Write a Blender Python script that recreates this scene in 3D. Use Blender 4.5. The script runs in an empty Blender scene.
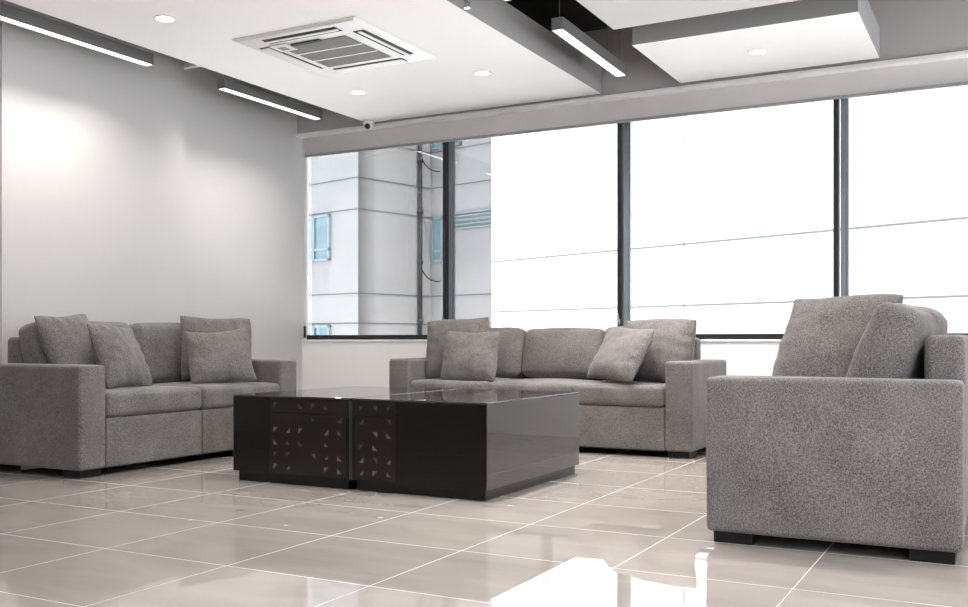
import bpy, bmesh, math, random
from mathutils import Vector, Matrix, noise

random.seed(7)
SC = bpy.context.scene
COL = SC.collection
R = math.radians

# ---------------------------------------------------------------- camera
cam = bpy.data.objects.new('camera', bpy.data.cameras.new('camera'))
COL.objects.link(cam)
cam.location = (0, 0, 0.784)
cam.rotation_euler = (R(90), 0, R(28.106))
cam.data.sensor_width = 36
cam.data.lens = 985.5 / 968 * 36
cam.data.shift_y = 36.96 / 968
cam.data.clip_start = 0.05
SC.camera = cam

# ---------------------------------------------------------------- world, sun, exposure
W = bpy.data.worlds.new('sky')
SC.world = W
W.use_nodes = True
bg = W.node_tree.nodes['Background']
bg.inputs[0].default_value = (0.80, 0.89, 1.0, 1)
bg.inputs[1].default_value = 2.7
sun = bpy.data.objects.new('sun', bpy.data.lights.new('sun', 'SUN'))
COL.objects.link(sun)
sun.data.energy = 14.0
sun.data.angle = R(2)
sun.data.color = (1.0, 0.985, 0.97)
sun.location = (-6, -8, 14)
sun.rotation_euler = Vector((-0.12, 0.10, -1.0)).to_track_quat('-Z', 'Y').to_euler()
SC.view_settings.view_transform = 'Standard'
SC.view_settings.look = 'None'
SC.view_settings.gamma = 1
SC.view_settings.exposure = 1.2
SC.view_settings.use_curve_mapping = False
LAMP = 1.0          # strength of the room's lamps
try:
    SC.cycles.use_denoising = True
    SC.cycles.max_bounces = 10
    SC.cycles.diffuse_bounces = 6
    SC.cycles.glossy_bounces = 5
    SC.cycles.transparent_max_bounces = 12
    SC.cycles.caustics_reflective = False
    SC.cycles.caustics_refractive = False
    SC.cycles.sample_clamp_indirect = 6.0
except Exception:
    pass

# ---------------------------------------------------------------- materials
def new_mat(name):
    m = bpy.data.materials.new(name)
    m.use_nodes = True
    nt = m.node_tree
    return m, nt, nt.nodes['Principled BSDF']

def plain(name, col, rough=0.6, metal=0.0, ior=1.5, var=0.04, scale=6.0, bump=0.0, bscale=80.0):
    m, nt, p = new_mat(name)
    p.inputs['Roughness'].default_value = rough
    p.inputs['Metallic'].default_value = metal
    p.inputs['IOR'].default_value = ior
    tc = nt.nodes.new('ShaderNodeTexCoord')
    nz = nt.nodes.new('ShaderNodeTexNoise')
    nz.inputs['Scale'].default_value = scale
    nz.inputs['Detail'].default_value = 4
    nt.links.new(tc.outputs['Object'], nz.inputs['Vector'])
    rp = nt.nodes.new('ShaderNodeValToRGB')
    a = [max(0, c * (1 - var)) for c in col]
    b = [min(1, c * (1 + var)) for c in col]
    rp.color_ramp.elements[0].position = 0.3
    rp.color_ramp.elements[1].position = 0.7
    rp.color_ramp.elements[0].color = (*a, 1)
    rp.color_ramp.elements[1].color = (*b, 1)
    nt.links.new(nz.outputs['Fac'], rp.inputs['Fac'])
    nt.links.new(rp.outputs['Color'], p.inputs['Base Color'])
    if bump:
        n2 = nt.nodes.new('ShaderNodeTexNoise')
        n2.inputs['Scale'].default_value = bscale
        nt.links.new(tc.outputs['Object'], n2.inputs['Vector'])
        bp = nt.nodes.new('ShaderNodeBump')
        bp.inputs['Strength'].default_value = bump
        bp.inputs['Distance'].default_value = 0.002
        nt.links.new(n2.outputs['Fac'], bp.inputs['Height'])
        nt.links.new(bp.outputs['Normal'], p.inputs['Normal'])
    return m

def emitter(name, col, strength):
    m, nt, p = new_mat(name)
    p.inputs['Base Color'].default_value = (0.8, 0.8, 0.8, 1)
    p.inputs['Emission Color'].default_value = (*col, 1)
    p.inputs['Emission Strength'].default_value = strength
    return m

def fabric_mat():
    m, nt, p = new_mat('grey_tweed')
    L = nt.links
    tc = nt.nodes.new('ShaderNodeTexCoord')
    def nz(scale, detail, stretch):
        mp = nt.nodes.new('ShaderNodeMapping')
        mp.inputs['Scale'].default_value = stretch
        L.new(tc.outputs['Object'], mp.inputs['Vector'])
        n = nt.nodes.new('ShaderNodeTexNoise')
        n.inputs['Scale'].default_value = scale
        n.inputs['Detail'].default_value = detail
        L.new(mp.outputs['Vector'], n.inputs['Vector'])
        return n
    a = nz(128, 3, (1, 1, 2.6))
    b = nz(128, 3, (2.4, 2.4, 1))
    c = nz(5, 3, (1, 1, 1))
    add = nt.nodes.new('ShaderNodeMath'); add.operation = 'ADD'
    L.new(a.outputs['Fac'], add.inputs[0]); L.new(b.outputs['Fac'], add.inputs[1])
    mul = nt.nodes.new('ShaderNodeMath'); mul.operation = 'MULTIPLY_ADD'
    mul.inputs[1].default_value = 0.42
    L.new(add.outputs[0], mul.inputs[0])
    m2 = nt.nodes.new('ShaderNodeMath'); m2.operation = 'MULTIPLY'
    m2.inputs[1].default_value = 0.16
    L.new(c.outputs['Fac'], m2.inputs[0]); L.new(m2.outputs[0], mul.inputs[2])
    rp = nt.nodes.new('ShaderNodeValToRGB')
    e = rp.color_ramp.elements
    e[0].position = 0.37; e[0].color = (*FAB_DARK, 1)
    e[1].position = 0.65; e[1].color = (*FAB_LIGHT, 1)
    L.new(mul.outputs[0], rp.inputs['Fac'])
    L.new(rp.outputs['Color'], p.inputs['Base Color'])
    p.inputs['Roughness'].default_value = 0.95
    p.inputs['Specular IOR Level'].default_value = 0.15
    p.inputs['Sheen Weight'].default_value = 0.15
    bp = nt.nodes.new('ShaderNodeBump')
    bp.inputs['Strength'].default_value = 0.45
    bp.inputs['Distance'].default_value = 0.0015
    L.new(add.outputs[0], bp.inputs['Height'])
    L.new(bp.outputs['Normal'], p.inputs['Normal'])
    return m

def tile_mat():
    m, nt, p = new_mat('polished_porcelain_tiles')
    L = nt.links
    tc = nt.nodes.new('ShaderNodeTexCoord')
    mp = nt.nodes.new('ShaderNodeMapping')
    # grid lines pass through x = -2.406, y = 2.6025 every 0.6 m
    mp.inputs['Location'].default_value = (2.406 + 6.0, -2.6025 + 6.0, 0)
    L.new(tc.outputs['Object'], mp.inputs['Vector'])
    br = nt.nodes.new('ShaderNodeTexBrick')
    br.offset = 0.0
    br.inputs['Scale'].default_value = 1.0
    br.inputs['Brick Width'].default_value = 0.6
    br.inputs['Row Height'].default_value = 0.6
    br.inputs['Mortar Size'].default_value = 0.0026
    br.inputs['Mortar Smooth'].default_value = 0.1
    br.inputs['Color1'].default_value = (0.92, 0.92, 0.92, 1)
    br.inputs['Color2'].default_value = (1.0, 1.0, 1.0, 1)
    L.new(mp.outputs['Vector'], br.inputs['Vector'])
    # soft streaks in the stone
    m2 = nt.nodes.new('ShaderNodeMapping')
    m2.inputs['Scale'].default_value = (1.0, 3.2, 1.0)
    m2.inputs['Rotation'].default_value = (0, 0, 0.35)
    L.new(tc.outputs['Object'], m2.inputs['Vector'])
    nz = nt.nodes.new('ShaderNodeTexNoise')
    nz.inputs['Scale'].default_value = 1.6
    nz.inputs['Detail'].default_value = 6
    nz.inputs['Distortion'].default_value = 0.8
    L.new(m2.outputs['Vector'], nz.inputs['Vector'])
    rp = nt.nodes.new('ShaderNodeValToRGB')
    e = rp.color_ramp.elements
    e[0].position = 0.3; e[0].color = (*[c * 0.86 for c in TILE], 1)
    e[1].position = 0.72; e[1].color = (*[min(1, c * 1.12) for c in TILE], 1)
    L.new(nz.outputs['Fac'], rp.inputs['Fac'])
    mx = nt.nodes.new('ShaderNodeMix'); mx.data_type = 'RGBA'; mx.blend_type = 'MULTIPLY'
    mx.inputs['Factor'].default_value = 1.0
    L.new(rp.outputs['Color'], mx.inputs[6]); L.new(br.outputs['Color'], mx.inputs[7])
    gr = nt.nodes.new('ShaderNodeMix'); gr.data_type = 'RGBA'
    gr.inputs[7].default_value = (*GROUT, 1)
    L.new(br.outputs['Fac'], gr.inputs['Factor']); L.new(mx.outputs[2], gr.inputs[6])
    vo = nt.nodes.new('ShaderNodeTexVoronoi')
    vo.inputs['Scale'].default_value = 3.4
    L.new(tc.outputs['Object'], vo.inputs['Vector'])
    lt = nt.nodes.new('ShaderNodeMath'); lt.operation = 'LESS_THAN'; lt.inputs[1].default_value = 0.045
    L.new(vo.outputs['Distance'], lt.inputs[0])
    ds = nt.nodes.new('ShaderNodeVectorMath'); ds.operation = 'DISTANCE'
    ds.inputs[1].default_value = (-2.25, 3.45, 0.0)
    L.new(tc.outputs['Object'], ds.inputs[0])
    l2 = nt.nodes.new('ShaderNodeMath'); l2.operation = 'LESS_THAN'; l2.inputs[1].default_value = 0.95
    L.new(ds.outputs['Value'], l2.inputs[0])
    mm = nt.nodes.new('ShaderNodeMath'); mm.operation = 'MULTIPLY'
    L.new(lt.outputs[0], mm.inputs[0]); L.new(l2.outputs[0], mm.inputs[1])
    sk = nt.nodes.new('ShaderNodeMix'); sk.data_type = 'RGBA'
    sk.inputs[7].default_value = (0.75, 0.73, 0.70, 1)
    L.new(mm.outputs[0], sk.inputs['Factor']); L.new(gr.outputs[2], sk.inputs[6])
    L.new(sk.outputs[2], p.inputs['Base Color'])
    # polished tile, slightly scuffed, duller grout
    sm = nt.nodes.new('ShaderNodeTexNoise')
    sm.inputs['Scale'].default_value = 2.5
    sm.inputs['Detail'].default_value = 5
    L.new(tc.outputs['Object'], sm.inputs['Vector'])
    rr = nt.nodes.new('ShaderNodeMapRange')
    rr.inputs['From Min'].default_value = 0.35; rr.inputs['From Max'].default_value = 0.75
    rr.inputs['To Min'].default_value = 0.006; rr.inputs['To Max'].default_value = 0.02
    L.new(sm.outputs['Fac'], rr.inputs['Value'])
    ad = nt.nodes.new('ShaderNodeMath'); ad.operation = 'MULTIPLY_ADD'
    ad.inputs[1].default_value = 0.3
    L.new(br.outputs['Fac'], ad.inputs[0]); L.new(rr.outputs['Result'], ad.inputs[2])
    L.new(ad.outputs[0], p.inputs['Roughness'])
    p.inputs['IOR'].default_value = 1.95
    return m

def glass_mat():
    m = bpy.data.materials.new('window_glass')
    m.use_nodes = True
    nt = m.node_tree
    nt.nodes.clear()
    out = nt.nodes.new('ShaderNodeOutputMaterial')
    tr = nt.nodes.new('ShaderNodeBsdfTransparent')
    tr.inputs['Color'].default_value = (0.965, 0.985, 0.985, 1)
    gl = nt.nodes.new('ShaderNodeBsdfGlossy')
    gl.inputs['Roughness'].default_value = 0.0
    fr = nt.nodes.new('ShaderNodeFresnel')
    fr.inputs['IOR'].default_value = 1.5
    mx = nt.nodes.new('ShaderNodeMixShader')
    nt.links.new(fr.outputs[0], mx.inputs[0])
    nt.links.new(tr.outputs[0], mx.inputs[1])
    nt.links.new(gl.outputs[0], mx.inputs[2])
    nt.links.new(mx.outputs[0], out.inputs['Surface'])
    return m

FAB_DARK = (0.042, 0.0375, 0.0355)
FAB_LIGHT = (0.245, 0.223, 0.212)
TILE = (0.34, 0.305, 0.278)
GROUT = (0.54, 0.50, 0.465)
M = {
    'fabric': fabric_mat(),
    'tile': tile_mat(),
    'glass': glass_mat(),
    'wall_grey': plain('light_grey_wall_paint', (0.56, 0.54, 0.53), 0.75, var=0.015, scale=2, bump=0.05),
    'ceil_grey': plain('off_white_ceiling_paint', (0.56, 0.545, 0.535), 0.8, var=0.012, scale=2),  # white ceiling paint darkened to hold down strong light on one panel
    'edge_dark': plain('charcoal_ceiling_side_paint', (0.16, 0.155, 0.152), 0.75, var=0.02, scale=2),  # side paint darkened on one panel to cut light bounced between panels
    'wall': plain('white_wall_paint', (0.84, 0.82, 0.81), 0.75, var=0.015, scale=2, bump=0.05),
    'ceil': plain('white_ceiling_paint', (0.93, 0.91, 0.895), 0.8, var=0.012, scale=2),
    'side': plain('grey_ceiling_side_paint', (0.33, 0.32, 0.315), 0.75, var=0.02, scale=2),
    'bulk': plain('grey_bulkhead_paint', (0.50, 0.475, 0.465), 0.7, var=0.02, scale=2),
    'void': plain('black_ceiling_paint', (0.012, 0.012, 0.013), 0.9, var=0.1),
    'trim': plain('pale_trim', (0.88, 0.86, 0.85), 0.5, var=0.02),
    'blind': plain('grey_blind_fabric', (0.56, 0.535, 0.525), 0.8, var=0.03, scale=3, bump=0.1, bscale=300),
    'blindbar': plain('grey_blind_bar', (0.30, 0.29, 0.285), 0.5),
    'frame': plain('black_window_frame', (0.012, 0.012, 0.014), 0.35),
    'framegrey': plain('dark_grey_window_gasket', (0.16, 0.18, 0.20), 0.4),  # lighter copy of the frame colour, standing in for light it reflects
    'lampbody': plain('grey_lamp_housing', (0.20, 0.195, 0.195), 0.45, metal=0.2),
    'tube': emitter('lit_linear_diffuser', (1.0, 0.97, 0.93), 2.2 * LAMP),
    'down': emitter('lit_downlight_lens', (1.0, 0.93, 0.84), 9.0 * LAMP),
    'white': plain('white_plastic', (0.68, 0.655, 0.64), 0.4, var=0.01),
    'grille': plain('grey_grille', (0.22, 0.20, 0.195), 0.5, var=0.03),
    'slot': plain('dark_vent_slot', (0.02, 0.019, 0.019), 0.7),
    'glassblack': plain('smoked_black_glass', (0.006, 0.0045, 0.004), 0.012, var=0.05, ior=1.75),
    'glassbrown': plain('smoked_brown_glass', (0.006, 0.0042, 0.0035), 0.03, var=0.05, ior=1.32),
    'cut': plain('pale_brown_cutout', (0.085, 0.072, 0.065), 0.3, var=0.4, scale=25),
    'panelbrown': plain('dark_brown_panel', (0.013, 0.009, 0.0072), 0.04, var=0.15, ior=1.32),
    'edge': plain('bevelled_glass_edge', (0.04, 0.039, 0.039), 0.2),
    'foot': plain('black_wood', (0.007, 0.006, 0.006), 0.6, ior=1.3),
    'chrome': plain('chrome', (0.28, 0.28, 0.28), 0.15, metal=1.0),
    'wire': plain('steel_wire', (0.22, 0.22, 0.22), 0.4),
    'lens': plain('black_lens', (0.006, 0.006, 0.008), 0.08),
    'stone': plain('pale_grey_stone_cladding', (0.112, 0.104, 0.102), 0.8, var=0.05, scale=1.2),
    'white_clad': plain('white_cladding', (0.34, 0.34, 0.335), 0.6, var=0.01),
    'joint': plain('dark_joint', (0.095, 0.095, 0.097), 0.9, ior=1.1),
    'joint2': plain('grey_joint', (0.045, 0.045, 0.048), 0.9, ior=1.1),
    'pipe': plain('grey_drainpipe', (0.012, 0.0125, 0.014), 0.9, ior=1.08),
    'teal': plain('teal_window_glass', (0.05, 0.085, 0.095), 0.15, var=0.35, scale=3),
    'tealframe': plain('blue_grey_window_frame', (0.07, 0.085, 0.095), 0.5),
    'louvre': plain('green_grey_louvre', (0.07, 0.085, 0.08), 0.5),
    'concrete': plain('street_concrete', (0.82, 0.82, 0.82), 0.9),  # whitened so the added terrace reflects more light indoors
}

# ---------------------------------------------------------------- helpers
def tag(o, label=None, cat=None, group=None, kind=None):
    if label: o['label'] = label
    if cat: o['category'] = cat
    if group: o['group'] = group
    if kind: o['kind'] = kind
    return o

def empty(name, loc=(0, 0, 0), rotz=0.0):
    o = bpy.data.objects.new(name, None)
    o.empty_display_size = 0.1
    o.location = loc
    o.rotation_euler = (0, 0, rotz)
    COL.objects.link(o)
    return o

def link(name, bm, mats, parent=None, smooth=False, loc=(0, 0, 0), rot=(0, 0, 0)):
    me = bpy.data.meshes.new(name)
    bmesh.ops.recalc_face_normals(bm, faces=bm.faces)
    bm.to_mesh(me)
    bm.free()
    for m in (mats if isinstance(mats, (list, tuple)) else [mats]):
        me.materials.append(m)
    if smooth:
        for p in me.polygons:
            p.use_smooth = True
    o = bpy.data.objects.new(name, me)
    COL.objects.link(o)
    o.location = loc
    o.rotation_euler = rot
    if parent: o.parent = parent
    return o

def box(bm, lo, hi, mi=0, bevel=0.0):
    vs = [bm.verts.new((x, y, z)) for x in (lo[0], hi[0]) for y in (lo[1], hi[1]) for z in (lo[2], hi[2])]
    idx = [(0, 1, 3, 2), (4, 6, 7, 5), (0, 4, 5, 1), (2, 3, 7, 6), (0, 2, 6, 4), (1, 5, 7, 3)]
    fs = []
    for f in idx:
        fc = bm.faces.new([vs[i] for i in f]); fc.material_index = mi; fs.append(fc)
    if bevel:
        es = {e for f in fs for e in f.edges}
        bmesh.ops.bevel(bm, geom=list(es), offset=bevel, segments=2, affect='EDGES', profile=0.5)

def boxes(name, lst, mats, parent=None, bevel=0.0, loc=(0, 0, 0), rot=(0, 0, 0)):
    bm = bmesh.new()
    for b in lst:
        box(bm, b[0], b[1], b[2] if len(b) > 2 else 0, bevel)
    return link(name, bm, mats, parent, False, loc, rot)

def tube(bm, pts, r, seg=8, closed=False, mi=0):
    pts = [Vector(p) for p in pts]
    n = len(pts)
    rings = []
    up = Vector((0.13, 0.27, 0.95)).normalized()
    for i, p in enumerate(pts):
        a = pts[(i - 1) % n] if (closed or i > 0) else p
        b = pts[(i + 1) % n] if (closed or i < n - 1) else p
        t = (b - a).normalized()
        s = t.cross(up)
        if s.length < 1e-4: s = t.cross(Vector((1, 0, 0)))
        s.normalize()
        w = t.cross(s)
        rings.append([bm.verts.new(p + (s * math.cos(2 * math.pi * k / seg) + w * math.sin(2 * math.pi * k / seg)) * r) for k in range(seg)])
    for i in range(n if closed else n - 1):
        A, B = rings[i], rings[(i + 1) % n]
        for k in range(seg):
            f = bm.faces.new((A[k], A[(k + 1) % seg], B[(k + 1) % seg], B[k])); f.material_index = mi
    if not closed:
        bm.faces.new(rings[0]).material_index = mi
        bm.faces.new(rings[-1]).material_index = mi

def lathe(bm, prof, seg=32, mi=0):
    """prof: list of (radius, z)"""
    rings = []
    for r, z in prof:
        if r < 1e-6:
            rings.append([bm.verts.new((0, 0, z))])
        else:
            rings.append([bm.verts.new((r * math.cos(2 * math.pi * k / seg), r * math.sin(2 * math.pi * k / seg), z)) for k in range(seg)])
    for A, B in zip(rings, rings[1:]):
        for k in range(seg):
            k2 = (k + 1) % seg
            if len(A) == 1 and len(B) == 1: continue
            if len(A) == 1: f = bm.faces.new((A[0], B[k], B[k2]))
            elif len(B) == 1: f = bm.faces.new((A[k], A[k2], B[0]))
            else: f = bm.faces.new((A[k], A[k2], B[k2], B[k]))
            f.material_index = mi

def soft_box_bm(hx, hy, hz, r, bul=(0, 0, 0), n=6, wob=0.0, seed=0, sag=0.0):
    """upholstered box with rounded edges and bulging faces"""
    def axis(h):
        rr = min(r, h * 0.95)
        e = [0, 0.12, 0.35, 0.65, 1.0]
        lo = [-h + rr * t for t in e]
        mid = [-(h - rr) + 2 * (h - rr) * i / n for i in range(1, n)]
        return lo + mid + [-v for v in reversed(lo)]
    X, Y, Z = axis(hx), axis(hy), axis(hz)
    bm = bmesh.new()
    cache = {}
    H = (hx, hy, hz)
    def vert(p):
        key = tuple(round(c, 6) for c in p)
        if key in cache: return cache[key]
        q = Vector([max(-(h - min(r, h * .95)), min(h - min(r, h * .95), c)) for c, h in zip(p, H)])
        d = Vector(p) - q
        pos = q + d.normalized() * r if d.length > 1e-9 else Vector(p)
        u = [c / h for c, h in zip(p, H)]
        f = [1 - c * c for c in u]
        o = Vector((bul[0] * u[0] * f[1] * f[2], bul[1] * u[1] * f[0] * f[2], bul[2] * u[2] * f[0] * f[1]))
        pos += o
        if sag: pos.y -= sag * f[0] * (0.4 - u[2])
        if wob:
            v = noise.noise_vector(Vector(p) * 5.5 + Vector((seed * 3.1, seed, 0)))
            w = noise.noise_vector(Vector(p) * 14 + Vector((seed, seed * 2.3, 0)))
            pos += v * wob + w * wob * 0.45
        cache[key] = bm.verts.new(pos)
        return cache[key]
    def face(A, B, mk):
        for i in range(len(A) - 1):
            for j in range(len(B) - 1):
                vs = [vert(mk(A[i], B[j])), vert(mk(A[i + 1], B[j])), vert(mk(A[i + 1], B[j + 1])), vert(mk(A[i], B[j + 1]))]
                bm.faces.new(vs)
    for s in (-1, 1):
        face(Y, Z, lambda a, b: (s * hx, a, b))
        face(X, Z, lambda a, b: (a, s * hy, b))
        face(X, Y, lambda a, b: (a, b, s * hz))
    return bm

def soft_box(name, lo, hi, r, mat, parent, bul=(0, 0, 0), wob=0.0, seed=0, tilt=0.0, sag=0.0, roll=0.0):
    c = [(a + b) / 2 for a, b in zip(lo, hi)]
    h = [(b - a) / 2 for a, b in zip(lo, hi)]
    bm = soft_box_bm(*h, r, bul, wob=wob, seed=seed, sag=sag)
    return link(name, bm, mat, parent, True, c, (tilt, roll, 0))

# ---------------------------------------------------------------- pillows
def pillow_surface(w, h, t, seed, n=40):
    rnd = random.Random(seed)
    ph = [rnd.uniform(0, 6.28) for _ in range(8)]
    ear = 0.07 if w < .46 else 0.035
    def g(i): return math.sin((i / n - 0.5) * math.pi)
    def P(u, v, s):
        x = w / 2 * u * (1 - ear * (1 - v * v) * u * u)
        z = h / 2 * v * (1 - ear * (1 - u * u) * v * v)
        th = max(0, (1 - u * u) * (1 - v * v)) ** 0.46
        rc = 1 - (0.015 if w < .46 else 0.035) * (abs(u * v)) ** 5
        x *= rc; z *= rc
        y = s * t / 2 * th * (1 - 0.22 * v)
        eu = math.exp(-(1 - abs(u)) / 0.22) * (1 - v * v); ev = math.exp(-(1 - abs(v)) / 0.22) * (1 - u * u)
        k = 1 - max(abs(u), abs(v)) ** 12
        y += s * k * (0.009 * eu * math.sin(17 * v + ph[0] + u * 3) + 0.009 * ev * math.sin(15 * u + ph[1] + v * 3))
        y += k * 0.012 * noise.noise(Vector((u * 1.6 + ph[2], v * 1.6 + ph[3], s * 0.7 + seed)))
        y += k * 0.005 * noise.noise(Vector((u * 4.5 + ph[4], v * 4.5 + ph[5], s + seed)))
        x += 0.006 * math.sin(3 * v + ph[6]) * abs(u); z += 0.006 * math.sin(3 * u + ph[7]) * abs(v)
        return Vector((x, y, z))
    return P, g, n

def make_pillow(label, group, w, h, t, center, rotz, lean, roll, seed):
    """front face looks along local -Y; lean tips the top back (+Y)"""
    P, g, n = pillow_surface(w, h, t, seed)
    bm = bmesh.new()
    grid = {}
    for s in (-1, 1):
        for i in range(n + 1):
            for j in range(n + 1):
                edge = i in (0, n) or j in (0, n)
                key = (i, j, 0 if edge else s)
                if key not in grid: grid[key] = bm.verts.new(P(g(i), g(j), s))
        for i in range(n):
            for j in range(n):
                ks = [(i, j), (i + 1, j), (i + 1, j + 1), (i, j + 1)]
                vs = [grid[(a, b, 0 if (a in (0, n) or b in (0, n)) else s)] for a, b in ks]
                bm.faces.new(vs)
    o = link('throw_pillow', bm, M['fabric'], None, True, center)
    mat = Matrix.Rotation(rotz, 4, 'Z') @ Matrix.Rotation(-lean, 4, 'X') @ Matrix.Rotation(roll, 4, 'Y')
    o.rotation_euler = mat.to_euler()
    tag(o, label, 'pillow', group)
    bm = bmesh.new()
    ring = [(i, 0) for i in range(n)] + [(n, j) for j in range(n)] + [(i, n) for i in range(n, 0, -1)] + [(0, j) for j in range(n, 0, -1)]
    tube(bm, [P(g(a), g(b), 1) for a, b in ring], 0.0035, 6, True)
    link('edge_seam', bm, M['fabric'], o, True)
    return o

# ================================================================= SETTING
XL, YW, XR, YB = -5.88, 7.38, 1.7, -4.0      # left wall, window wall, right wall, rear wall
ZC = 3.24
ZS = 2.70

def structure(name, lst, mats, parent=None, bevel=0.0):
    o = boxes(name, lst, mats, parent, bevel)
    if parent is None: o['kind'] = 'structure'
    return o

structure('floor', [((XL - .3, YB - .2, -0.12), (XR + .3, YW + .25, 0))], M['tile'])
structure('ceiling', [((XL - .3, YB - .2, ZC), (XR + .3, YW + .25, ZC + .15))], M['void'])
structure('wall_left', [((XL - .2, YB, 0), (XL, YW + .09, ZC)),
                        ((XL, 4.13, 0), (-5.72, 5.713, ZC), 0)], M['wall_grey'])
structure('wall_back', [((XL, YW, 0), (XR, YW + .2, 0.775))], M['wall'])
structure('wall_front', [((XL - .2, YB - .2, 0), (XR + .2, YB, ZC))], M['bulk'])
# right wall: band of daylight windows outside the frame
structure('wall_right', [((XR, YB, 0), (XR + .2, YW + .2, 0.4)), ((XR, YB, 2.55), (XR + .2, YW + .2, ZC)),
                         ((XR, YB, 0.4), (XR + .2, -3.4, 2.55)), ((XR, 3.0, 0.4), (XR + .2, 5.8, 2.55)), ((XR, YW - .15, 0.4), (XR + .2, YW + .2, 2.55))], M['wall'])
# bulkhead above the windows (two boards with an open joint)
structure('wall_bulkhead', [((XL, 7.30, 2.705), (-2.741, YW + .2, ZC)), ((-2.735, 7.30, 2.705), (XR, YW + .2, ZC)),
                            ((-2.75, 7.303, 2.705), (-2.72, YW + .1, ZC))], M['bulk'])
structure('trim_1', [((XL, 7.280, 2.681), (XR, 7.366, 2.712))], M['trim'], None, 0.004)
structure('trim_2', [((XL, YW - .012, 0.775), (XR, YW + .12, 0.792))], M['trim'], None, 0.003)
structure('trim_3', [((XL, 5.715, 2.925), (-4.95, 5.755, 2.955))], M['trim'])

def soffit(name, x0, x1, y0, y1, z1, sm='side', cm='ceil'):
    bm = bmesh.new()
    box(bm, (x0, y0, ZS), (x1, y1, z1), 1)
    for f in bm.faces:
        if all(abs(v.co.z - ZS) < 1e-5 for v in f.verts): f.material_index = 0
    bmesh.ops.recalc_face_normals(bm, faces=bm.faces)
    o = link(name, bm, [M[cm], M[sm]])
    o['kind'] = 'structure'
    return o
soffit('ceiling_panel', -4.995, -2.80, YB + .3, 7.175, 2.915)
soffit('ceiling_panel', -2.158, XR - .02, YB + .3, 5.735, 2.905, 'edge_dark', 'ceil_grey')
soffit('ceiling_panel', -2.167, -0.782, 6.093, 7.158, 2.905)

# windows in the window wall
GY = 7.465
edges = [(-5.86, -4.335), (-4.325, -2.725), (-2.715, -1.085), (-1.075, 0.56), (0.57, 1.69)]
for i, (a, b) in enumerate(edges):
    sw = 0.036
    lst = [((a, GY - .045, 0.792), (b, GY + .03, 0.834)), ((a, GY - .045, 2.64), (b, GY + .03, 2.705)),
           ((b - sw, GY - .045, 0.834), (b, GY + .03, 2.64))]
    if i: lst.append(((a, GY - .02, 0.834), (a + sw, GY + .03, 2.64), 1))
    if i: lst.append(((a + sw, GY - .005, 0.834), (a + sw + .012, GY + .012, 2.64), 1))
    f = structure(f'window_{i+1}', lst, [M['frame'], M['framegrey']])
    boxes('window_pane', [((a + .005, GY + .004, 0.82), (b - .01, GY + .010, 2.65))], M['glass'], f)
    if i < 3:
        hb = bmesh.new()
        box(hb, (b - .030, GY - .058, 0.90), (b - .008, GY - .045, 0.96), 0, .002)
        box(hb, (b - .025, GY - .075, 0.925), (b - .013, GY - .058, 1.00), 0, .002)
        link('window_handle', hb, M['chrome'], f)

# ================================================================= OUTSIDE
def ground_pt(u, depth):
    t = R(28.106); a = (u - 484) / 985.5
    return Vector((-math.sin(t) + a * math.cos(t), math.cos(t) + a * math.sin(t), 0)) * depth

structure('ground', [((-16, 7.62, -0.75), (9, 20, -0.55)), ((1.95, -6, -0.75), (9, 7.62, -0.55))], M['concrete'])  # unseen pale terrace added to bounce sunlight up to the ceilings

def wall_run(name, p, d, length, n_out, z0, z1, thick, mat, parent):
    """a straight facade: starts at p, runs along d, faces n_out"""
    q = p + d * length
    bm = bmesh.new()
    lo = [p, q, q - n_out * thick, p - n_out * thick]
    vs = [bm.verts.new((v.x, v.y, z)) for z in (z0, z1) for v in lo]
    for f in ((0, 1, 2, 3), (7, 6, 5, 4), (0, 4, 5, 1), (1, 5, 6, 2), (2, 6, 7, 3), (3, 7, 4, 0)):
        bm.faces.new([vs[i] for i in f])
    return link(name, bm, mat, parent)

def on_wall(name, p, d, n_out, rects, mats, parent):
    """boxes on a facade: (s0, s1, z0, z1, depth, mat index)"""
    bm = bmesh.new()
    for s0, s1, z0, z1, dep, mi in rects:
        back = -0.01
        c = []
        for z in (z0, z1):
            for s, k in ((s0, dep), (s1, dep), (s1, back), (s0, back)):
                v = p + d * s + n_out * k
                c.append(bm.verts.new((v.x, v.y, z)))
        for f in ((0, 1, 2, 3), (7, 6, 5, 4), (0, 4, 5, 1), (1, 5, 6, 2), (2, 6, 7, 3), (3, 7, 4, 0)):
            bm.faces.new([c[i] for i in f]).material_index = mi
    return link(name, bm, mats, parent)

def s_at(u, p, d):
    """distance along the run p + s d seen at image column u (used once to survey the facade)"""
    r = ground_pt(u, 1)
    return (p.x * r.y - p.y * r.x) / (d.y * r.x - d.x * r.y)

def z_at(u, v, p, d):
    q = p + d * s_at(u, p, d)
    t = R(28.106)
    dep = -q.x * math.sin(t) + q.y * math.cos(t)
    return 0.784 + (340.46 - v) / 985.5 * dep

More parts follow.
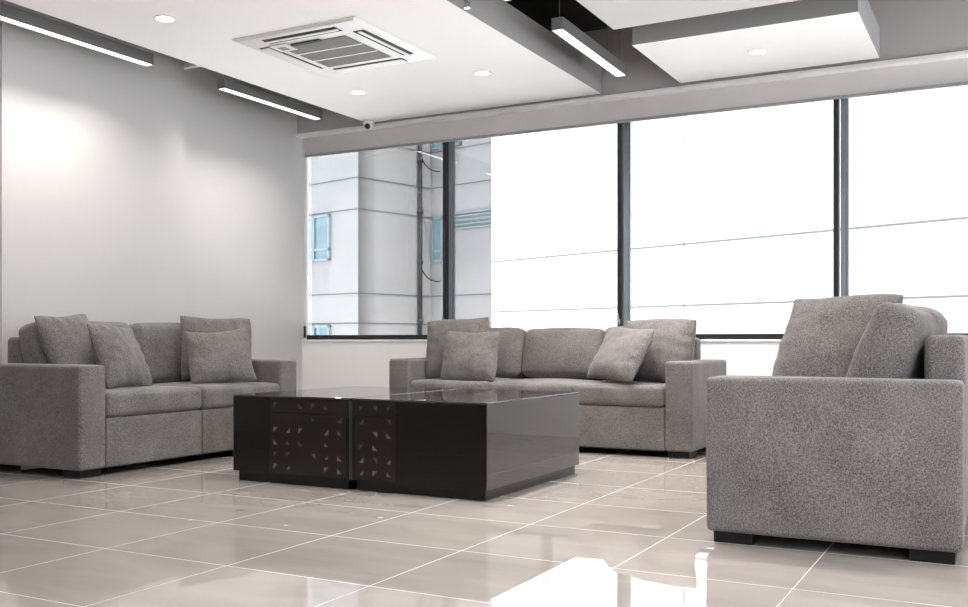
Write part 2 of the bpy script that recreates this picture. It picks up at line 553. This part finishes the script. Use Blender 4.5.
bl = empty('building', (-9.5, 17.0, -6))
tag(bl, 'pale grey stone clad building with teal windows and drainpipe, seen through the left window', 'building')
bl_off = Vector((-9.5, 17.0, -6))
P1 = ground_pt(358, 18.0)
dA = Vector((-0.969, 0.245, 0)).normalized(); nA = Vector((-0.245, -0.969, 0)).normalized()
dB = -nA; nB = -dA
lenB = s_at(431, P1, dB)
P3 = P1 + dB * lenB
def child(o):
    o.matrix_parent_inverse = Matrix.Translation(-bl_off)
    return o
child(wall_run('facade', P1, dA, 8.0, nA, -6, 11, 0.4, M['stone'], bl))
child(wall_run('facade', P1 + dB * 0.002, dB, lenB, nB, -6, 11, 0.4, M['stone'], bl))
child(wall_run('facade', P3 - nB * 0.4, -dA, 6.0, nA, -6, 11, 0.4, M['stone'], bl))
zl = [z_at(358.5, v, P1, dB) for v in (96, 139, 177, 208.5, 293, 323)]
jt = 0.009
for z in zl: child(on_wall('panel_joint', P1, dA, nA, [(0, 8, z - jt, z + jt, .004, 0)], M['joint2'], bl))
for z in zl: child(on_wall('panel_joint', P1, dB, nB, [(0, lenB, z - jt, z + jt, .004, 0)], M['joint2'], bl))
for z in zl: child(on_wall('panel_joint', P3, -dA, nA, [(0, 5.6, z - jt, z + jt, .004, 0)], M['joint2'], bl))
def b_window(p, d, n, u0, u1, v0, v1, bars, uref):
    s0, s1 = s_at(u0, p, d), s_at(u1, p, d)
    if s0 > s1: s0, s1 = s1, s0
    z1, z0 = z_at(uref, v0, p, d), z_at(uref, v1, p, d)
    fr = 0.05
    R_ = [(s0, s1, z0, z0 + fr, .05, 0), (s0, s1, z1 - fr, z1, .05, 0), (s0, s0 + fr, z0, z1, .05, 0), (s1 - fr, s1, z0, z1, .05, 0)]
    for k in bars[0]:
        s = s0 + (s1 - s0) * k; R_.append((s - fr / 2, s + fr / 2, z0, z1, .05, 0))
    for k in bars[1]:
        z = z0 + (z1 - z0) * k; R_.append((s0, s1, z - fr / 2, z + fr / 2, .05, 0))
    w = child(on_wall('window', p, d, n, R_, M['tealframe'], bl))
    pane = on_wall('pane', p, d, n, [(s0 + .01, s1 - .01, z0 + .01, z1 - .01, .02, 0)], M['teal'], w)
    return w
b_window(P1, dA, nA, 300, 331, 214, 260.5, ((.5,), (.25,)), 331)
b_window(P1, dA, nA, 300, 331, 325, 372, ((.5,), (.75,)), 331)
b_window(P3, -dA, nA, 432.5, 444, 217, 262, ((), (.25,)), 440)
b_window(P3, -dA, nA, 432.5, 462, 100, 149, ((.5,), (.25,)), 440)
# long louvre beside the corner
s0, s1 = s_at(453, P3, -dA), s_at(493, P3, -dA)
z1, z0 = z_at(470, 212, P3, -dA), z_at(470, 228.5, P3, -dA)
rows = [(s0, s1, z0, z1, .015, 1)] + [(s0, s1, z0 + (z1 - z0) * k, z0 + (z1 - z0) * k + .03, .05, 0) for k in (0, .25, .5, .75, .93)]
child(on_wall('louvre_vent', P3, -dA, nA, rows, [M['tealframe'], M['louvre']], bl))
# drainpipe with collars and two looping cables
sp = s_at(417.5, P1, dB)
bm = bmesh.new()
c = P1 + dB * sp + nB * 0.07
tube(bm, [(c.x, c.y, -6), (c.x, c.y, 11)], 0.045, 12)
for v in (126, 161, 212, 262, 321, 90):
    z = z_at(417.5, v, P1, dB)
    tube(bm, [(c.x, c.y, z - .04), (c.x, c.y, z + .04)], 0.062, 12)
child(link('drainpipe', bm, M['pipe'], bl, True))
for v0 in (158, 268):
    bm = bmesh.new()
    zz = z_at(420, v0, P1, dB)
    e = P3 + dA * -s_at(441, P3, -dA) + nA * 0.03
    pts = []
    for k in range(13):
        t = k / 12
        q = c.lerp(e, t)
        pts.append((q.x, q.y, zz + 0.04 - 0.30 * (1 - (1 - t) ** 3)))
    tube(bm, pts, 0.014, 6)
    child(link('cable', bm, M['pipe'], bl, True))

# bright building opposite
br = empty('building', (0, 12, -6))
tag(br, 'bright white panel clad building filling the right windows', 'building')
br_off = Vector((0, 12, -6))
Q1 = ground_pt(491.5, 16.0)
dR = Vector((0.929, -0.370, 0)).normalized(); nR = Vector((-0.370, -0.929, 0)).normalized()
o = wall_run('facade', Q1, dR, 14.2, nR, -6, 11, 3.0, M['white_clad'], br)
o.matrix_parent_inverse = Matrix.Translation(-br_off)
zr = [z_at(493, 262, Q1, dR), z_at(493, 312, Q1, dR)]
js = [s_at(u, Q1, dR) for u in (547, 684, 848.5)]
rects = [(0, 14.2, z - .013, z + .013, .003, 0) for z in zr] + [(s - .009, s + .009, -6, 11, .003, 0) for s in js]
for rc in rects:
    o = on_wall('panel_joint', Q1, dR, nR, [rc], M['joint'], br)
    o.matrix_parent_inverse = Matrix.Translation(-br_off)

# ================================================================= CEILING FITTINGS
def linear_lamp(x, y0, y1, label, group, rz=0.0, z=ZS, w=0.075, h=0.078):
    t = empty('pendant_lamp', (x, (y0 + y1) / 2, z), rz)
    L = (y1 - y0) / 2
    tag(t, label, 'lamp', group)
    wl = 0.004
    boxes('housing', [((-w / 2, -L, 0), (-w / 2 + wl, L, h)), ((w / 2 - wl, -L, 0), (w / 2, L, h)),
                      ((-w / 2 + wl, -L, h - .004), (w / 2 - wl, L, h)),
                      ((-w / 2 + wl, -L, 0), (w / 2 - wl, -L + wl, h - .004)), ((-w / 2 + wl, L - wl, 0), (w / 2 - wl, L, h - .004))],
          M['lampbody'], t)
    boxes('diffuser', [((-w / 2 + wl, -L + wl, 0.003), (w / 2 - wl, L - wl, 0.012))], M['tube'], t)
    ld = bpy.data.lights.new('linear_glow', 'AREA')      # the lamp's louvred optic throws its light downwards
    ld.shape = 'RECTANGLE'; ld.size = w - .012; ld.size_y = 2 * L - .02
    ld.energy = ((6.2 if y0 < 5 else 5.2) if x < -4 else 21.0) * LAMP; ld.color = (1.0, 0.945, 0.88) if x < -4 else (1.0, 0.975, 0.95); ld.spread = R(122)
    lo = bpy.data.objects.new('linear_glow', ld); COL.objects.link(lo); lo.parent = t; lo.location = (0, 0, -0.002)
    for s in (-.94, .5, .94):
        bm = bmesh.new()
        tube(bm, [(0, s * L, h), (0, s * L, ZC - z)], 0.0018, 6)
        link('hanging_wire', bm, M['wire'], t)
    return t
linear_lamp(-5.295, 3.766, 4.966, 'long linear pendant lamp above the left sofa, cut by the left edge', 'linear pendant lamps')
linear_lamp(-5.295, 5.670, 6.862, 'linear pendant lamp along the left wall nearest the windows', 'linear pendant lamps')
linear_lamp(-2.478, 5.576, 6.778, 'linear pendant lamp hanging in the black gap between the ceiling panels', 'linear pendant lamps', R(1.1))
linear_lamp(-2.478, 3.766, 4.966, 'linear pendant lamp in the black ceiling gap of which only the tip shows', 'linear pendant lamps')

def downlight(x, y, label, group='round recessed downlights'):
    power = (10.0 if y > 3 else 8.0) if x < -3 else (70.0 if y > 5 else 80.0)
    t = empty('downlight', (x, y, ZS))
    tag(t, label, 'ceiling light', group)
    bm = bmesh.new()
    lathe(bm, [(0.052, 0.0), (0.052, -0.004), (0.062, -0.004), (0.066, 0.0)], 40)
    link('trim_ring', bm, M['white'], t, True)
    bm = bmesh.new()
    lathe(bm, [(0, -0.003), (0.052, -0.003), (0.052, -0.0005), (0, -0.0005)], 40)
    link('lens', bm, M['down'], t)
    ld = bpy.data.lights.new('downlight_glow', 'SPOT')
    ld.energy = power * LAMP
    ld.color = (1.0, 0.92, 0.83) if x < -3 else (1.0, 0.96, 0.92)
    ld.spot_size = R(115)
    ld.spot_blend = 1.0
    ld.shadow_soft_size = 0.05
    lo = bpy.data.objects.new('downlight_glow', ld)
    COL.objects.link(lo)
    lo.parent = t
    lo.location = (0, 0, -0.02)
    return t
downlight(-4.437, 4.279, 'lit round downlight beside the pendant lamp above the left sofa')
downlight(-4.437, 6.246, 'lit round downlight between the air conditioner and the dome camera')
downlight(-3.339, 6.221, 'lit round downlight right of the air conditioner in the large ceiling panel')
downlight(-3.339, 4.279, 'downlight just above the top edge, over the air conditioner')
for x, y in ((-4.437, 2.3), (-3.339, 2.3), (-3.339, 0.3), (-1.1, 4.6), (.9, 4.6), (-1.1, 2.3), (.9, 2.3), (-1.1, 0.0)):  # unseen downlights added to brighten the floor and sofas
    downlight(x, y, 'downlight further along the ceiling, out of the picture', 'downlights beyond the picture')
downlight(-1.476, 6.62, 'lit round downlight in the small floating ceiling box')

# ceiling cassette air conditioner
ac = empty('air_conditioner', (-3.892, 5.245, ZS))
tag(ac, 'white square cassette air conditioner set in the ceiling panel', 'air conditioner')
bm = bmesh.new()
Hh = 0.474
prof = [(Hh, 0), (Hh, -0.006), (Hh - 0.02, -0.018), (0, -0.018)]
rings = []
for k, z in prof[:3]:
    rings.append([bm.verts.new((sx * k, sy * k, z)) for sx, sy in ((-1, -1), (1, -1), (1, 1), (-1, 1))])
for A, B in zip(rings, rings[1:]):
    for i in range(4): bm.faces.new((A[i], A[(i + 1) % 4], B[(i + 1) % 4], B[i]))
bm.faces.new(rings[-1]); bm.faces.new(rings[0])
link('panel', bm, M['white'], ac)
gz = -0.0185
g = boxes('intake_grille', [((-.275, -.245, gz - .004), (.245, .275, gz))] +
      [((-.27, -.24 + .0215 * k, gz - .007), (.24, -.24 + .0215 * k + .010, gz - .004)) for k in range(24)] , M['grille'], ac)
boxes('grille_rib', [((-.275, y - .006, gz - .0085), (.245, y + .006, gz - .004)) for y in (-.07, .10)], M['trim'], ac)
boxes('corner_cover', [((-.32, -.30, gz - .009), (-.19, -.17, gz))], M['white'], ac, 0.002)
boxes('receiver_window', [((-.285, -.26, gz - .011), (-.225, -.20, gz - .008))], M['grille'], ac)
boxes('display_bar', [((-.17, -.268, gz - .008), (.06, -.236, gz - .001))], M['slot'], ac)
for rz, op in ((0, 1), (90, 1), (180, 0), (270, 0)):
    cs, sn = math.cos(R(rz)), math.sin(R(rz))
    def rot(lo, hi):
        a = (cs * lo[0] - sn * lo[1], sn * lo[0] + cs * lo[1]); b = (cs * hi[0] - sn * hi[1], sn * hi[0] + cs * hi[1])
        return (min(a[0], b[0]), min(a[1], b[1]), lo[2]), (max(a[0], b[0]), max(a[1], b[1]), hi[2])
    v = boxes('air_outlet', [(*rot((-.285, -.412, gz - .002), (.285, -.330, gz + .01)), 0)], M['slot'], ac)
    if op:
        boxes('louvre', [(*rot((-.28, -.385, gz - .010), (.28, -.362, gz - .004)), 0)], M['white'], v)
    else:
        boxes('louvre', [(*rot((-.275, -.402, gz - .008), (.275, -.344, gz - .003)), 0)], M['white'], v)

# dome camera under the corner of the ceiling panel
dc = empty('security_camera', (-4.955, 7.13, ZS))
tag(dc, 'small white dome security camera at the far corner of the ceiling panel', 'camera')
bm = bmesh.new(); lathe(bm, [(0, 0), (.055, 0), (.055, -.012), (.048, -.022), (0, -.022)], 32)
link('base', bm, M['white'], dc, True)
bm = bmesh.new(); lathe(bm, [(.040, -.020)] + [(.040 * math.cos(R(a)), -.036 - .040 * math.sin(R(a))) for a in range(0, 91, 10)], 32)
link('ball', bm, M['white'], dc, True)
bm = bmesh.new(); lathe(bm, [(0, .004), (.018, .003), (.024, 0), (.024, -.012), (0, -.012)], 28)
ln = link('lens', bm, M['lens'], dc, True)
dirv = Vector((0.35, -0.86, -0.36)).normalized()
ln.location = Vector((0, 0, -.036)) + dirv * 0.036
ln.rotation_euler = dirv.to_track_quat('Z', 'Y').to_euler()

# sprinkler dropping through the gap beside the ceiling panel
sp = empty('sprinkler', (-2.765, 4.97, 2.70))
tag(sp, 'chrome fire sprinkler head beside the edge of the large ceiling panel', 'sprinkler')
bm = bmesh.new(); tube(bm, [(0, 0, .055), (0, 0, ZC - 2.70)], .013, 12)
link('pipe', bm, M['chrome'], sp, True)
bm = bmesh.new(); lathe(bm, [(0, .055), (.018, .055), (.020, .045), (.011, .040), (.011, .034), (0, .034)], 16)
link('body', bm, M['chrome'], sp, True)
bm = bmesh.new()
for s in (-1, 1): tube(bm, [(s * .010, 0, .036), (s * .016, 0, .024), (s * .012, 0, .010), (0, 0, .004)], .003, 6)
link('yoke', bm, M['chrome'], sp, True)
bm = bmesh.new(); lathe(bm, [(0, .004), (.020, .004), (.020, .0015), (0, .0015)], 12)
link('deflector', bm, M['chrome'], sp)

# roller blinds drawn up under the bulkhead
def blind(x0, x1, label):
    yb = 7.372
    t = empty('roller_blind', ((x0 + x1) / 2, yb, 2.5))
    tag(t, label, 'blind', 'raised roller blinds')
    w = (x1 - x0) / 2
    bm = bmesh.new()
    n = 40
    fr, bk = [], []
    for i in range(n + 1):
        x = -w + 2 * w * i / n
        for j in range(7):
            z = 0.02 + 0.185 * j / 6
            b = 0.004 * noise.noise(Vector((x * 1.3 + x0, z * 5, 0)))
            fr.append(bm.verts.new((x, -.004 + b, z))); bk.append(bm.verts.new((x, b, z)))
    for i in range(n):
        for j in range(6):
            a = i * 7 + j
            bm.faces.new((fr[a], fr[a + 7], fr[a + 8], fr[a + 1])); bm.faces.new((bk[a], bk[a + 1], bk[a + 8], bk[a + 7]))
    link('fabric', bm, M['blind'], t, True)
    boxes('bottom_bar', [((-w, -.012, 0), (w, .006, .024))], M['blindbar'], t, .003)
    boxes('edge_strip', [((w - .02, .0065, .0), (w + .02, .0085, .205))], M['blindbar'], t)  # added backing strip, keeps window light from showing through the seam
    bm = bmesh.new()
    for s in (0, .012): tube(bm, [(-w + .012, -.018 + s, .18), (-w + .012, -.018 + s, -1.60)], .0012, 5)
    if x0 < -5:
        link('pull_chain', bm, M['white'], t)
        boxes('chain_holder', [((-w + .002, -.028, -1.69), (-w + .022, -.006, -1.58))], M['frame'], t, .006)
    else:
        bm.free()
blind(-5.842, -2.7555, 'raised grey roller blind over the two left windows')
blind(-2.7545, 0.40, 'raised grey roller blind over the right windows')

# ================================================================= SOFAS
def sofa(label, loc, rotz, L, n, panels, seed, slump=None):
    t = empty('sofa', loc, rotz)
    tag(t, label, 'sofa')
    F = M['fabric']
    aw, D, zf = 0.188, 0.45, 0.045
    for s in (-1, 1):
        a, b = sorted((s * L / 2, s * (L / 2 - aw)))
        soft_box('arm', (a, -D, zf), (b, D, 0.643), .022, F, t, (.003, .003, .003), .0015, seed + s)
    xi = L / 2 - aw
    soft_box('base', (-xi + .003, -D + .02, zf + .004), (xi - .003, D - .01, 0.33), .012, F, t)
    pw = 2 * xi / panels
    for k in range(panels):
        soft_box('front_panel', (-xi + k * pw + .003, -D + .004, zf + .002), (-xi + (k + 1) * pw - .003, -D + .03, 0.333), .010, F, t)
    soft_box('backrest', (-xi + .003, D - .135, 0.25), (xi - .003, D, 0.805), .03, F, t, (0, .008, .004), .002, seed + 5)
    cw = 2 * xi / n
    for k in range(n):
        x0 = -xi + k * cw
        soft_box('seat_cushion', (x0 + .003, -D - .006, 0.336), (x0 + cw - .003, D - .14, 0.482), .035, F, t, (0, .008, .016), .003, seed * 3 + k)
    rnd = random.Random(seed)
    for k in range(n):
        x0 = -xi + k * cw
        y0, tl, dz = .115, -10, rnd.uniform(-.014, .008)
        if slump and k in slump: y0, tl, dz = slump[k]
        soft_box('back_cushion', (x0 + .004, y0, 0.486), (x0 + cw - .004, y0 + .19, 0.900 + dz), .048, F, t, (.006, .032, .018), .007,
                 seed * 5 + k, R(tl), 0.0, R(rnd.uniform(-.8, .8)))
    for sx in (-1, 1):
        for sy in (-1, 1):
            x = sx * (L / 2 - .10); y = sy * (D - .10)
            boxes('foot', [((x - .07, y - .075, 0), (x + .07, y + .075, zf))], M['foot'], t, .004)
    boxes('underside', [((-xi, -D + .07, zf - .012), (xi, D - .03, zf + .003))], M['slot'], t)
    return t
sofa('grey two-seat sofa along the left wall', (-5.070, 4.781, 0), R(90), 1.922, 2, 2, 3, {0: (.13, -14, -.005)})
sofa('grey three-seat sofa under the windows behind the coffee tables', (-3.039, 6.810, 0), 0, 2.391, 3, 1, 8, {0: (.115, -10, -.025), 1: (.12, -11, -.035), 2: (.115, -10, -.02)})
sofa('grey sofa at the right edge, side-on and nearest, its arm facing out', (-0.595, 4.757, 0), R(-90), 1.958, 2, 2, 12, {1: (.07, -21, .02), 0: (.10, -9, .03)})

G = 'grey throw pillows on the sofas'
# left sofa
make_pillow('large grey pillow leaning in the near corner of the left sofa', G, .47, .48, .19, (-5.159, 4.229, 0.725), R(90 + 10), R(25), R(-3), 1)
make_pillow('small grey pillow before the large one at the near end of the left sofa', G, .43, .43, .16, (-4.915, 4.366, 0.685), R(90 + 12), R(24), R(3), 2)
make_pillow('large square grey pillow standing at the far end of the left sofa', G, .53, .47, .18, (-4.993, 5.306, 0.720), R(90 - 25), R(12), R(2), 3)
make_pillow('small grey pillow leaning on the large one at the far end of the left sofa', G, .45, .40, .16, (-4.826, 5.159, 0.672), R(90 - 34), R(24), R(-4), 4)
# window sofa
make_pillow('large grey pillow at the left end of the window sofa', G, .54, .48, .17, (-3.796, 6.660, 0.720), R(4), R(12), R(-4), 5)
make_pillow('small grey pillow propped on the large one at the left end of the window sofa', G, .47, .40, .16, (-3.587, 6.491, 0.660), R(0), R(16), R(0), 6)
make_pillow('small tilted grey pillow near the right end of the window sofa', G, .47, .42, .16, (-2.405, 6.53, .69), R(-26), R(31), R(1), 7)
make_pillow('large grey pillow in the right corner of the window sofa', G, .58, .47, .20, (-2.200, 6.699, 0.710), R(-12), R(14), R(0), 8)
# right sofa
make_pillow('large grey pillow rising behind the near arm of the right sofa', G, .50, .52, .19, (-0.645, 4.250, 0.735), R(-22), R(24), R(0), 9)

# ================================================================= COFFEE TABLES
def coffee_table(x0, x1, label, cut):
    y0, y1, H = 4.222, 5.385, 0.481
    t = empty('coffee_table', ((x0 + x1) / 2, (y0 + y1) / 2, 0))
    tag(t, label, 'table', 'black glass coffee tables')
    w, d = (x1 - x0) / 2, (y1 - y0) / 2
    boxes('plinth', [((-w + .022, -d + .022, 0), (w - .022, d - .022, .056))], M['glassbrown'], t)
    boxes('body', [((-w + .003, -d + .006, .054), (w - .003, d - .003, H - .010))], M['glassblack'], t)
    boxes('glass_top', [((-w, -d, H - .010), (w, d, H))], M['glassblack'], t, .004)
    fp = boxes('front_panel', [((-w + .002, -d, .056), (w - .002, -d + .006, H - .0105))], M['glassbrown'], t)
    # brown panel with small triangular cutouts, set in the glass front
    px0, px1, cols, rows = cut
    px0 -= (x0 + x1) / 2; px1 -= (x0 + x1) / 2
    rnd = random.Random(len(label))
    bm = bmesh.new()
    box(bm, (px0, -d - .0012, .060), (px1, -d + .001, .388), 0)
    box(bm, (px0, -d - .0012, .393), (px1, -d + .001, .466), 0)
    for c in range(cols):
        for r in range(rows):
            if rnd.random() < .25: continue
            cx = px0 + (px1 - px0) * (c + .5) / cols
            cz = .095 + r * (.43 - .095) / (rows - 1)
            mi = 1 if (r < rows - 2 and rnd.random() < .72) else 2
            a = .015 if rnd.random() < .7 else .011
            pts = [(-a, -a), (a, -a), (a, a), (-a, a)]
            pts.pop(rnd.randrange(4))
            f = bm.faces.new([bm.verts.new((cx + p, -d - .0022, cz + q)) for p, q in pts]); f.material_index = mi
    link('patterned_panel', bm, [M['panelbrown'], M['cut'], M['slot']], t)
    boxes('edge_strip', [((-w, -d - .0006, .056), (-w + .004, -d + .006, H - .011))], M['edge'], t)
    boxes('edge_strip', [((w - .004, -d - .0006, .056), (w, -d + .006, H - .011))], M['edge'], t)
    return t
coffee_table(-3.852, -3.050, 'left black glass coffee table with cutout pattern, nearer the left sofa', (-3.59, -3.075, 6, 6))
coffee_table(-3.042, -2.237, 'right black glass coffee table of the pair, its glossy end facing the right sofa', (-3.02, -2.765, 3, 6))
